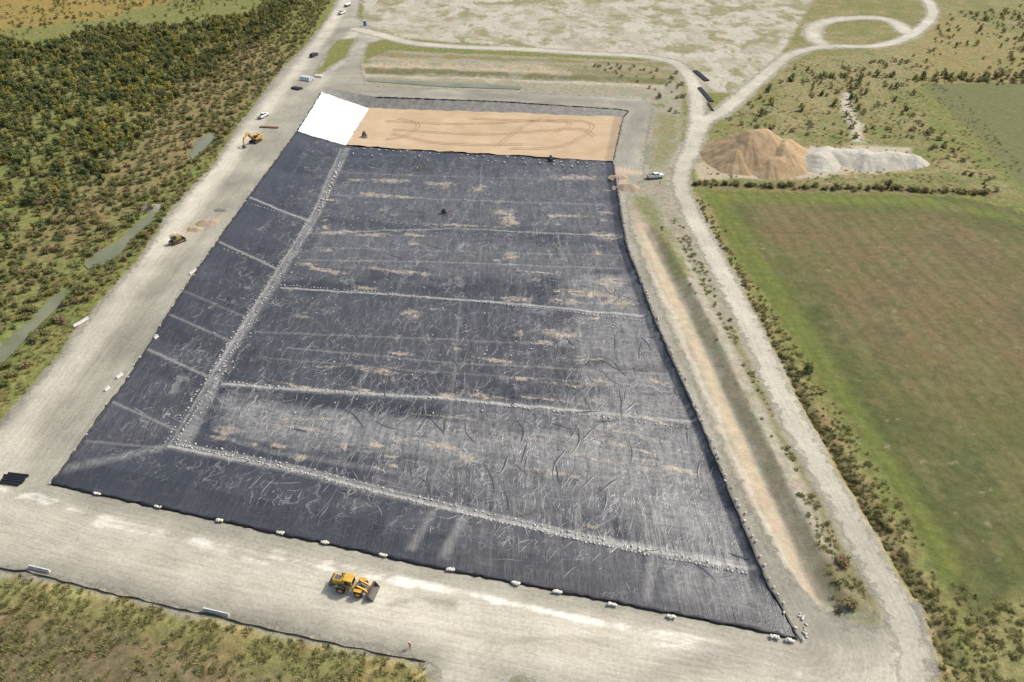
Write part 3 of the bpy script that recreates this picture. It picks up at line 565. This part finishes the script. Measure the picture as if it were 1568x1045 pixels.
def excavator(px,py,yaw,sc=1.):
    e=root('excavator',px,py,yaw,.1,sc)
    for y in (-1.25,1.25): track(e,y,4.4,.65,.95)
    box(e,'undercarriage',(2.4,1.9,.5),(0,0,.7),steel); cyl(e,'slew_ring',.8,.3,(0,0,1.05),steel,'Z')
    box(e,'house',(3.6,2.7,1.0),(-.9,0,1.75),yel,.1); box(e,'counterweight',(.9,2.7,1.3),(-2.7,0,1.8),yel,.2); box(e,'engine_cover',(1.7,1.6,.35),(-1.6,-.3,2.42),grey,.06)
    box(e,'cab',(1.6,1.0,1.7),(.2,.85,2.35),glass,.06,top=(.85,1)); box(e,'cab_roof',(1.45,1.05,.12),(.2,.85,3.24),yel,.04); box(e,'cab_side',(1.65,1.05,.7),(.2,.85,1.75),yel,.04)
    prism(e,'boom',[(.6,1.7),(.4,2.2),(2.6,4.9),(3.4,5.1),(6.2,3.4),(6.1,3.0),(3.3,4.4),(2.9,4.3),(1.2,1.8)],.45,(0,-.25,0),yel)
    prism(e,'stick',[(5.4,3.9),(5.9,4.2),(6.5,3.2),(7.0,1.0),(6.7,.9),(6.0,2.9)],.36,(0,-.25,0),yel)
    prism(e,'boom_cylinder',[(1.4,1.9),(1.6,1.8),(3.3,3.9),(3.1,4.0)],.9,(0,-.25,0),steel)
    prism(e,'bucket',[(6.7,1.1),(7.2,1.0),(7.3,.3),(6.8,-.05),(6.1,0.05),(6.0,.35),(6.4,.3),(6.7,.5)],1.2,(0,-.25,0),steel)
def bulldozer(px,py,yaw):
    e=root('bulldozer',px,py,yaw,.1,1.1); yd=pmat('faded_yellow',(.36,.27,.12),.6)
    for y in (-1.0,1.0): track(e,y,3.9,.6,1.0)
    box(e,'body',(2.9,1.2,1.0),(.3,0,1.3),yd,.08);box(e,'hood',(1.6,1.1,.6),(1.0,0,1.95),yd,.08);box(e,'cab',(1.4,1.5,1.4),(-.7,0,2.2),glass,.05,top=(.9,.9));box(e,'cab_roof',(1.6,1.6,.14),(-.7,0,2.97),yd,.04)
    for y in (-1.4,1.4): box(e,'push_arm',(2.6,.18,.25),(1.2,y,.55),yd,.03)
    prism(e,'blade',[(2.45,.05),(2.6,.05),(2.42,.6),(2.6,1.2),(2.45,1.2),(2.3,.6)],3.6,(0,0,0),steel); box(e,'ripper',(.5,1.2,.8),(-2.1,0,.8),steel,.05); cyl(e,'exhaust',.07,.7,(1.1,.35,2.5),steel,'Z')
def pickup(px,py,yaw,paint,name='pickup_truck',sc=1.,suv=False):
    e=root(name,px,py,yaw,.1,sc)
    for x in (-1.75,1.75):
        for y in (-.82,.82): wheel(e,x,y,.4,.28,steel)
    box(e,'body',(5.6,1.95,.55),(0,0,.75),paint,.1); box(e,'hood',(1.5,1.8,.28),(1.95,0,1.12),paint,.08,top=(.92,.95))
    L=3.7 if suv else 2.2; cxx=-.75 if suv else .1
    box(e,'cab_glass',(L,1.75,.6),(cxx,0,1.42),glass,.08,top=(.78,.85)); box(e,'cab_roof',(L*.76,1.5,.1),(cxx,0,1.75),paint,.04); box(e,'cab_lower',(L,1.88,.35),(cxx,0,1.1),paint,.06)
    for s in (-1,1): box(e,'roof_pillar',(.12,.1,.6),(cxx,s*.8,1.42),paint,.02,rot=(s*.2,0,0))
    if not suv:
        for y in (-.9,.9): box(e,'bed_side',(1.75,.12,.45),(-1.9,y,1.2),paint,.03)
        box(e,'tailgate',(.1,1.8,.45),(-2.75,0,1.2),paint,.03); box(e,'bed_floor',(1.7,1.7,.05),(-1.9,0,1.06),grey,.01)
    box(e,'front_bumper',(.2,1.9,.3),(2.85,0,.6),grey,.05); box(e,'rear_bumper',(.2,1.9,.25),(-2.85,0,.6),grey,.05)
    for y in (-.75,.75): box(e,'headlight',(.08,.3,.18),(2.8,y,.92),wht,.02); 
    for y in (-1.05,1.05): box(e,'mirror',(.15,.15,.15),(1.0,y,1.3),dk,.03)
wheel_loader(541,902,-14); excavator(392,218,248,1.15); bulldozer(271,372,52)
pickup(1003,273,12,wht,sc=1.25); pickup(481,87,70,dk,'parked_car',1.25,True); pickup(404,180,70,wht,sc=1.2); pickup(524,22,72,wht,sc=1.4)
def trailer(px,py,yaw,L,load):
    e=root('flatbed_trailer',px,py,yaw,.1)
    box(e,'deck',(L,2.4,.2),(0,0,1.0),grey,.04); box(e,'drawbar',(1.6,.2,.15),(L/2+.7,0,.8),steel,.02)
    for x in (-L*.25,-L*.25-1.1):
        for y in (-1.05,1.05): wheel(e,x,y,.45,.3,steel)
    for i in range(3): cyl(e,'load_roll',.5,L*.85,(0,-.85+.85*i,1.6),load,'X',16,.05)
    box(e,'headboard',(.1,2.3,.9),(L/2-.1,0,1.5),steel,.02)
trailer(533,10,72,9,wht)
def rolls(name,px,py,yaw,n,r,L,mat,z=.1,layers=1):
    e=root(name,px,py,yaw,z)
    for l in range(layers):
        for i in range(n-l): cyl(e,'roll',r,L*(1-.06*random.random()),(random.uniform(-.4,.4),(i-(n-1-l)/2)*r*2.1,r+l*r*1.75),mat,'X',18,.04)
    for x in (-L*.35,L*.35): box(e,'timber_skid',(.2,n*r*2,.12),(x,0,.0),pmat('timber',(.3,.22,.13)),.02)
m_pipe=pmat('weathered_pipe',(.055,.055,.058),.6)
rolls('geotextile_rolls',470,123,-25,4,.55,7,wht,.1,2); rolls('liner_rolls',455,137,-25,3,.5,6,m_pipe); rolls('geotextile_rolls',489,118,-20,3,.5,5,wht)
rolls('plastic_pipe_stack',1073,117,99,5,.3,20,m_pipe); rolls('plastic_pipe_stack',1080,146,94,4,.3,24,m_pipe,.1,1)
rolls('liner_rolls',22,735,-8,5,.32,5.5,m_blk); rolls('pipe_lengths',412,196,-8,3,.25,10,pmat('rusty',(.25,.13,.07))); rolls('pipe_lengths',1088,165,90,3,.2,12,m_pipe)
def barrier(px,py,yaw,L=3.6):
    e=root('concrete_barrier',px,py,yaw); prism(e,'barrier_body',[(-.32,0),(.32,0),(.3,.15),(.14,.4),(.1,.85),(-.1,.85),(-.14,.4),(-.3,.15)],L,(0,0,0),pmat('pale_concrete',(.62,.61,.57),.8)); box(e,'lift_slot',(.5,.5,.1),(0,0,.06),grey,.01)
for a,b,c,l in ((125,495,-28,5),(332,939,77,5.5),(184,577,-25,2),(165,597,-25,1.5),(62,873,77,5.),(296,418,-25,3),(240,518,-25,1.4)): barrier(a,b,c,l)
e=root('portable_toilet',559,40,20,.1,1.6); tb=pmat('toilet_blue',(.04,.25,.42),.5)
box(e,'cabin',(1.1,1.1,2.1),(0,0,1.1),tb,.05);box(e,'roof',(1.2,1.2,.25),(0,0,2.25),wht,.08,top=(.7,.7));box(e,'door',(.04,.75,1.8),(.56,0,1.1),pmat('toilet_door',(.1,.35,.5)),.01);cyl(e,'vent_pipe',.06,.6,(-.4,.4,2.5),grey,'Z');box(e,'skid',(1.3,1.2,.12),(0,0,.06),grey,.02)
def genset(px,py,z,yaw,arm=yel,sc=1.):
    x,y=U(px,py,z); e=bpy.data.objects.new('skid_steer',None);COL.objects.link(e);e.location=(x,y,z+.1);e.rotation_euler=(0,0,math.radians(yaw));e.scale=(sc,)*3
    for xx in (-.6,.6):
        for yy in (-.75,.75): wheel(e,xx,yy,.4,.3,steel)
    box(e,'body',(2.2,1.2,.9),(-.2,0,.95),grey,.08);box(e,'cab',(1.1,1.1,.9),(.1,0,1.75),glass,.05,top=(.85,.9));box(e,'roof',(1.1,1.15,.1),(.1,0,2.25),arm,.03)
    for yy in (-.75,.75): box(e,'arm',(2.4,.15,.2),(.5,yy,1.3),arm,.03,rot=(0,.35,0))
    prism(e,'bucket',[(1.5,.1),(2.3,.05),(1.8,.7),(1.5,.7),(1.35,.4)],1.8,(0,0,0),steel)
genset(558,209,-3.4,-60,grey);genset(843,246,-2,90,grey)
P=LP(680,326);genset(680,326,P.z,-10,grey,.8)
def worker(px,py,z,yaw,shirt,step=.25,arm=.3):
    x,y=U(px,py,z)
    J=[(0,0,.95),(0,0,1.2),(0,0,1.45),(.02,0,1.56),(.04,0,1.68),(.03,0,1.78),
       (0,.1,.9),(step*.5,.11,.5),(step*.6,.11,.08),(step*.6+.16,.11,.04),(0,-.1,.9),(-step*.3,-.11,.5),(-step*.9,-.11,.1),(-step*.9+.15,-.11,.04),
       (0,.2,1.42),(.02,.27,1.14),(arm,.26,.95),(arm+.12,.25,.9),(0,-.2,1.42),(-.02,-.27,1.14),(arm*.6,-.26,.95),(arm*.6+.1,-.25,.88)]
    Ed=[(0,1),(1,2),(2,3),(3,4),(4,5),(0,6),(6,7),(7,8),(8,9),(0,10),(10,11),(11,12),(12,13),(2,14),(14,15),(15,16),(16,17),(2,18),(18,19),(19,20),(20,21)]
    Rr=[.15,.15,.17,.06,.1,.09,.1,.075,.05,.05,.1,.075,.05,.05,.075,.05,.038,.035,.075,.05,.038,.035]
    me=bpy.data.meshes.new('construction_worker');me.from_pydata(J,Ed,[]);ob=bpy.data.objects.new('construction_worker',me);COL.objects.link(ob);ob.location=(x,y,z+.05);ob.rotation_euler=(0,0,math.radians(yaw));ob.scale=(1.1,)*3
    sk=ob.modifiers.new('s','SKIN')
    for i,r in enumerate(Rr): me.skin_vertices[0].data[i].radius=(r,r)
    me.skin_vertices[0].data[0].use_root=True; ob.modifiers.new('u','SUBSURF').levels=1
    m,nt=newmat('worker_clothes');zz=nd(nt,'ShaderNodeSeparateXYZ',{0:nd(nt,'ShaderNodeTexCoord').outputs['Object']}).outputs[2]
    c=mix(nt,mth(nt,'GREATER_THAN',zz,.93),(.04,.05,.09),shirt);c=mix(nt,mth(nt,'GREATER_THAN',zz,1.53),c,(.45,.27,.19));c=mix(nt,mth(nt,'GREATER_THAN',zz,1.72),c,(.75,.75,.7));finish(nt,c,.8);me.materials.append(m)
    hb=box(ob,'hard_hat',(.3,.26,.14),(.03,0,1.84),pmat('hard_hat',(.75,.7,.6)),.06,top=(.7,.7))
org=(.8,.22,.04);lim=(.55,.7,.08)
for a,b,s,y in ((632,254,org,30),(637,247,lim,200),(650,257,org,100),(655,250,lim,300),(643,259,org,60),(640,262,lim,160),(687,329,org,50),(852,385,lim,90),(505,250,org,10)):
    worker(a,b,LP(a,b).z,y,s)
worker(628,992,.1,60,(.7,.08,.05)); worker(1010,283,.1,100,lim)
fp=dens([(*U(a,b),0) for a,b in [(-60,860),(0,872),(40,876),(100,892),(200,916),(300,938),(400,962),(500,984),(600,1004),(652,1014)]],1.8,.22)
V=[]
for i,(a,b,_) in enumerate(fp): V+=[(a,b,-.1),(a,b,.55+random.uniform(-.3,.08))]
Fs=[(2*i,2*i+2,2*i+3,2*i+1) for i in range(len(fp)-1)]
sf=mesh_np('silt_fence',V,Fs,pmat('silt_fabric',(.06,.075,.05),.8))
for i in range(0,len(fp),2): box(sf,'post',(.09,.09,1.),(fp[i][0],fp[i][1]+.06,.45),pmat('timber',(.3,.22,.13)),.01)
sb=bpy.data.objects['drainage_sand_layer'];sbv=BVHTree.FromPolygons([v.co[:] for v in sb.data.vertices],[p.vertices[:] for p in sb.data.polygons])
def sz(a,b):
    r=sbv.ray_cast(Vector((a,b,20)),Vector((0,0,-1)));return r[0].z if r[0] else -3
m_tr=pmat('sand_tracks',(.34,.235,.135),.95,.1)
def trackmark(px,z,mat,name='tyre_tracks',w=.4,g=1.8):
    pts=[Vector(p) for p in smooth_line(UU(px,z),14)];V=[];Fs=[]
    for s in (-g/2,g/2):
        b0=len(V)
        for i,q in enumerate(pts):
            d=(pts[min(i+1,len(pts)-1)]-pts[max(i-1,0)]).normalized();nrm=Vector((-d.y,d.x))
            for k in (-w/2,w/2):
                r=q+nrm*(s+k);V.append((r.x,r.y,sz(r.x,r.y)+.07))
        Fs+=[(b0+2*i,b0+2*i+2,b0+2*i+3,b0+2*i+1) for i in range(len(pts)-1)]
    mesh_np(name,V,Fs,mat,smooth=False)
for px in ([(590,184),(700,190),(860,188),(905,196),(890,215),(850,230),(780,230)],[(600,197),(740,207),(880,202),(910,215)],[(610,180),(640,190),(620,208),(590,212)],[(720,182),(790,186),(870,192),(850,207)],[(830,184),(800,197),(760,226)],[(600,204),(680,220),(800,224)]): trackmark(px,-2.8,m_tr)
# ================================================================ VEGETATION
def leafmat(name,cols):
    m,nt=newmat(name);r=nd(nt,'ShaderNodeObjectInfo').outputs['Random'];rp=nd(nt,'ShaderNodeValToRGB',{0:r});cr=rp.color_ramp
    while len(cr.elements)<len(cols): cr.elements.new(.5)
    for i,(p_,c_) in enumerate(cols): cr.elements[i].position=p_;cr.elements[i].color=(*c_,1)
    n=noise(nt,pos(nt),.9,3,.7); c=mix(nt,1.,rp.outputs[0],grayc(nt,rmap(nt,n,.3,.7,.7,1.35)),'MULTIPLY')
    b=nd(nt,'ShaderNodeBsdfDiffuse',{0:c});t=nd(nt,'ShaderNodeBsdfTranslucent',{0:c});x_=nd(nt,'ShaderNodeMixShader',{0:.38,1:b.outputs[0],2:t.outputs[0]});o=nd(nt,'ShaderNodeOutputMaterial');nt.links.new(x_.outputs[0],o.inputs[0]);return m
bark=pmat('bark',(.16,.14,.11),.9)
def treemesh(name,H,Rw,nl,ls,mat,seed,shape=1.):
    rd=random.Random(seed);V=[];Fs=[];mi=[]
    def limb(a,b,r0,r1):
        n=len(V);d=(b-a).normalized();s=d.orthogonal().normalized();t=d.cross(s)
        for q,r in ((a,r0),(b,r1)):
            for k in range(5): an=k*1.2566;V.append(q+s*math.cos(an)*r+t*math.sin(an)*r)
        for k in range(5): Fs.append((n+k,n+(k+1)%5,n+5+(k+1)%5,n+5+k));mi.append(1)
    limb(Vector((0,0,-.3)),Vector((rd.uniform(-.2,.2),0,H*.8)),.16*H/6,.03)
    cl=[]
    for i in range(10):
        an=rd.uniform(0,6.28);z=H*rd.uniform(.2,.92);rr=Rw*rd.uniform(.3,.85)*math.sqrt(max(.1,1-((z/H-.45)/.6)**2))
        c=Vector((math.cos(an)*rr,math.sin(an)*rr,z));limb(Vector((0,0,z*.55)),c,.06*H/6,.015);cl.append((c,Rw*rd.uniform(.28,.5)))
    for i in range(nl):
        c,r=rd.choice(cl);d=Vector((rd.gauss(0,1),rd.gauss(0,1),rd.gauss(0,1))).normalized()*r*rd.uniform(.5,1.05);p=c+Vector((d.x,d.y,d.z*shape));s=ls*rd.uniform(.6,1.3)
        a=Vector((rd.gauss(0,1),rd.gauss(0,1),rd.gauss(0,.35))).normalized();b=Vector((-a.y,a.x,rd.gauss(0,.5))).normalized()
        n=len(V);V+= [p-a*s-b*s*.6,p+a*s*.3-b*s*.8,p+a*s,p+b*s*.8];Fs.append((n,n+1,n+2,n+3));mi.append(0)
    me=bpy.data.meshes.new(name);me.from_pydata([tuple(v) for v in V],[],Fs);me.materials.append(mat);me.materials.append(bark);me.polygons.foreach_set('material_index',mi);return me
def scatter(name,P,S,childname,me):
    n=len(P);t=rng.random(n)*6.283;z=hat(P[:,0],P[:,1]);V=np.zeros((n,4,3))
    for k in range(4):
        a=t+k*math.pi/2;V[:,k,0]=P[:,0]+np.cos(a)*S*.7071;V[:,k,1]=P[:,1]+np.sin(a)*S*.7071;V[:,k,2]=z
    ob=mesh_np(name,V.reshape(-1,3),np.arange(n*4).reshape(n,4),bark);ob.instance_type='FACES';ob.use_instance_faces_scale=True;ob.show_instancer_for_render=False;ob.show_instancer_for_viewport=False
    c=bpy.data.objects.new(childname,me);COL.objects.link(c);c.parent=ob;print(name,n)
def okpts(A,B):
    return (sdpoly(A,B,HAUL,5)>1.0)&(np.min([sdline(A,B,p,12)[0]-w for p,w in ROADS],0)>1.8)&(np.min([sdpoly(A,B,q,5) for q in PONDS],0)>.8)&(np.hypot(A-U(1160,243)[0],B-U(1160,243)[1])>24)
def inpoly(poly,sp,clump=0,cth=.5,cs=20):
    P=np.array(UU(poly));x0,y0=P.min(0);x1,y1=P.max(0);n=int((x1-x0)*(y1-y0)/sp**2);A=rng.uniform(x0,x1,n);B=rng.uniform(y0,y1,n)
    k=sdpoly(A,B,P.tolist())<0
    if clump: k&=fbm(A/cs,B/cs,3,40)>cth
    A,B=A[k],B[k];k=okpts(A,B)
    return np.c_[A[k],B[k]]
def nearline(px,sp,w):
    pts=dens([(*p,0) for p in UU(px)],sp);A=np.array([(a+random.gauss(0,w),b+random.gauss(0,w)) for a,b,_ in pts]);return A[okpts(A[:,0],A[:,1])]
g1=leafmat('willow_leaf',[(0,(.125,.15,.07)),(.45,(.175,.20,.085)),(.8,(.23,.235,.09)),(.97,(.40,.35,.09))])
g2=leafmat('autumn_leaf',[(0,(.22,.23,.09)),(.6,(.31,.29,.10)),(.9,(.45,.37,.09))])
g3=leafmat('scrub_leaf',[(0,(.17,.19,.08)),(.45,(.225,.23,.095)),(.8,(.27,.235,.11)),(1,(.30,.21,.13))])
g4=leafmat('grass_blade',[(0,(.21,.22,.09)),(.5,(.32,.30,.13)),(.85,(.41,.37,.19))])
g5=leafmat('verge_leaf',[(0,(.19,.205,.08)),(.5,(.27,.25,.11)),(.85,(.33,.285,.14))])
WOOD=[(-300,60),(0,55),(60,75),(140,45),(260,40),(400,20),(470,-20),(430,45),(370,80),(300,130),(240,190),(190,245),(120,320),(30,395),(-60,430),(-500,480)]
Pw=inpoly(WOOD,4.2,1,.34,14);Pw2=inpoly(WOOD,12);Pw3=np.vstack([inpoly([(-200,20),(180,20),(330,20),(400,-30),(-200,-60)],11,1,.45),inpoly(WOOD,8,1,.5)])
k=len(Pw)//2
scatter('willow_woodland',Pw[:k],rng.uniform(.35,.95,k),'willow_tree',treemesh('willow_tree',5.2,2.5,190,.48,g1,1,1.2))
scatter('alder_woodland',Pw[k:],rng.uniform(.35,.95,len(Pw)-k),'alder_tree',treemesh('alder_tree',6.,2.1,190,.46,g1,2,1.5))
scatter('autumn_birch_woodland',np.vstack([Pw2,Pw3]),rng.uniform(.35,.8,len(Pw2)+len(Pw3)),'birch_tree',treemesh('birch_tree',6,2.1,200,.42,g2,3,1.3))
SCR=[(-200,620),(0,610),(95,500),(215,385),(300,270),(400,140),(470,60),(520,-20),(440,-60),(360,70),(240,190),(120,320),(0,400),(-300,460)]
Ps=np.vstack([inpoly(SCR,2.7),inpoly(WOOD,3.8),inpoly([(1060,240),(1110,190),(1230,95),(1420,85),(1440,20),(1568,10),(2000,100),(1568,118),(1390,125),(1400,180),(1500,270),(1400,215),(1240,215),(1100,195)],6,1,.5),inpoly([(-400,-90),(480,-90),(400,30),(0,60),(-400,60)],7,1,.45),
 nearline([(1062,283),(1200,287),(1350,290),(1515,297)],.9,1.0),nearline([(1400,125),(1480,124),(1568,126),(1800,135)],1.2,2.5),nearline([(1400,180),(1450,220),(1510,290)],2.5,2.5),
 inpoly([(1060,110),(1000,100),(840,98),(980,125),(1020,170),(1040,180)],7,1,.5),inpoly([(1266,866),(1310,853),(1350,915),(1345,955),(1300,950)],4.5)])
scatter('scrub_thicket',Ps,rng.uniform(.3,.9,len(Ps)),'scrub_bush',treemesh('scrub_bush',2.1,1.7,130,.32,g3,5,.7))
VL=[(1065,310),(1100,385),(1155,477),(1205,572),(1265,672),(1335,787),(1405,902),(1455,1010)]
Pv=np.vstack([nearline(VL,.28,1.5),nearline(VL,.7,2.6),inpoly([(1340,1000),(1430,1000),(1568,920),(1568,1080),(1430,1080)],2.4,1,.45,8),inpoly([(1300,930),(1340,940),(1230,720),(1120,490),(1020,340),(1010,350),(1100,540),(1180,690)],3.4,1,.5,6),inpoly([(-60,880),(640,1020),(640,1100),(-60,1100)],3.2,1,.5,8)])
scatter('verge_shrubs',Pv,rng.uniform(.15,.5,len(Pv)),'verge_shrub',treemesh('verge_shrub',1.6,1.7,120,.28,g5,6,.5))
Ph=np.vstack([nearline([(1400,120),(1480,119),(1568,121),(1800,130)],3.,2),nearline([(1440,60),(1568,80)],9,8),inpoly([(1100,180),(1230,95),(1420,95),(1400,180)],17),inpoly([(1440,70),(1568,-10),(1900,40),(1568,60)],15,1,.5),np.array([U(1357,288),U(1262,120),U(1275,118),U(1180,160),U(1236,570),U(390,8),U(372,14)])])
scatter('hedgerow_trees',Ph,rng.uniform(.4,.8,len(Ph)),'hedge_tree',treemesh('hedge_tree',6,2.8,280,.42,g1,7,1.1))
def tuft():
    rd=random.Random(9);V=[];Fs=[]
    for i in range(34):
        a=rd.uniform(0,6.28);r=rd.uniform(0,.6);b=Vector((math.cos(a)*r,math.sin(a)*r,-.05));d=Vector((rd.gauss(0,.5)+math.cos(a)*.5,rd.gauss(0,.5)+math.sin(a)*.5,.8)).normalized()*rd.uniform(.3,.65);s=Vector((-math.sin(a),math.cos(a),0))*.1
        n=len(V);V+=[b-s,b+s,b+d+s*.3,b+d-s*.3];Fs.append((n,n+1,n+2,n+3))
    me=bpy.data.meshes.new('grass_tuft');me.from_pydata([tuple(v) for v in V],[],Fs);me.materials.append(g4);return me
Pt=np.vstack([inpoly([(-200,865),(0,875),(300,940),(650,1014),(670,1100),(-200,1200)],1.0,1,.38,5),inpoly([(0,640),(0,500),(100,410),(200,330),(300,270),(380,160),(470,60),(520,0),(300,300),(215,410),(60,590)],1.5,1,.4,8),
 inpoly([(1280,940),(1365,935),(1230,700),(1130,490),(1040,320),(1020,330),(1090,470),(1180,640),(1262,860)],1.3,1,.48,5),
 inpoly([(1062,300),(1080,330),(1180,470),(1320,680),(1450,890),(1568,930),(1568,1100),(1425,1100),(1428,1000),(1300,790),(1180,560)],1.2,1,.42,6),inpoly([(1080,270),(1100,185),(1230,90),(1420,90),(1568,260),(1500,300)],3,1,.45,9)])
scatter('rough_grass',Pt,rng.uniform(.5,1.2,len(Pt)),'grass_tuft',tuft())
# ================================================================ LIGHT, CAMERA
w=bpy.data.worlds.new('World');scene.world=w;w.use_nodes=True;nt=w.node_tree
sk=nt.nodes.new('ShaderNodeTexSky');sk.sky_type='NISHITA';sk.sun_disc=False;sk.sun_elevation=math.radians(48);sk.sun_rotation=math.radians(60);sk.air_density=1.;sk.dust_density=5.
bgn=nt.nodes['Background'];nt.links.new(sk.outputs[0],bgn.inputs[0]);bgn.inputs[1].default_value=.15
L=bpy.data.lights.new('sun','SUN');L.energy=3.1;L.angle=math.radians(3.);L.color=(1,.965,.89);lo=bpy.data.objects.new('sun',L);COL.objects.link(lo)
az=math.radians(60);lo.rotation_euler=(math.radians(42),0,math.atan2(math.sin(az),-math.cos(az)))
cam=bpy.data.cameras.new('camera');cam.lens=24.;cam.sensor_width=36;cam.clip_end=20000;cam.clip_start=1
cb=bpy.data.objects.new('camera',cam);COL.objects.link(cb);cb.location=(0,0,CH);cb.rotation_euler=(math.radians(52),0,0);scene.camera=cb
scene.view_settings.view_transform='Standard';scene.view_settings.look='None';scene.view_settings.exposure=0
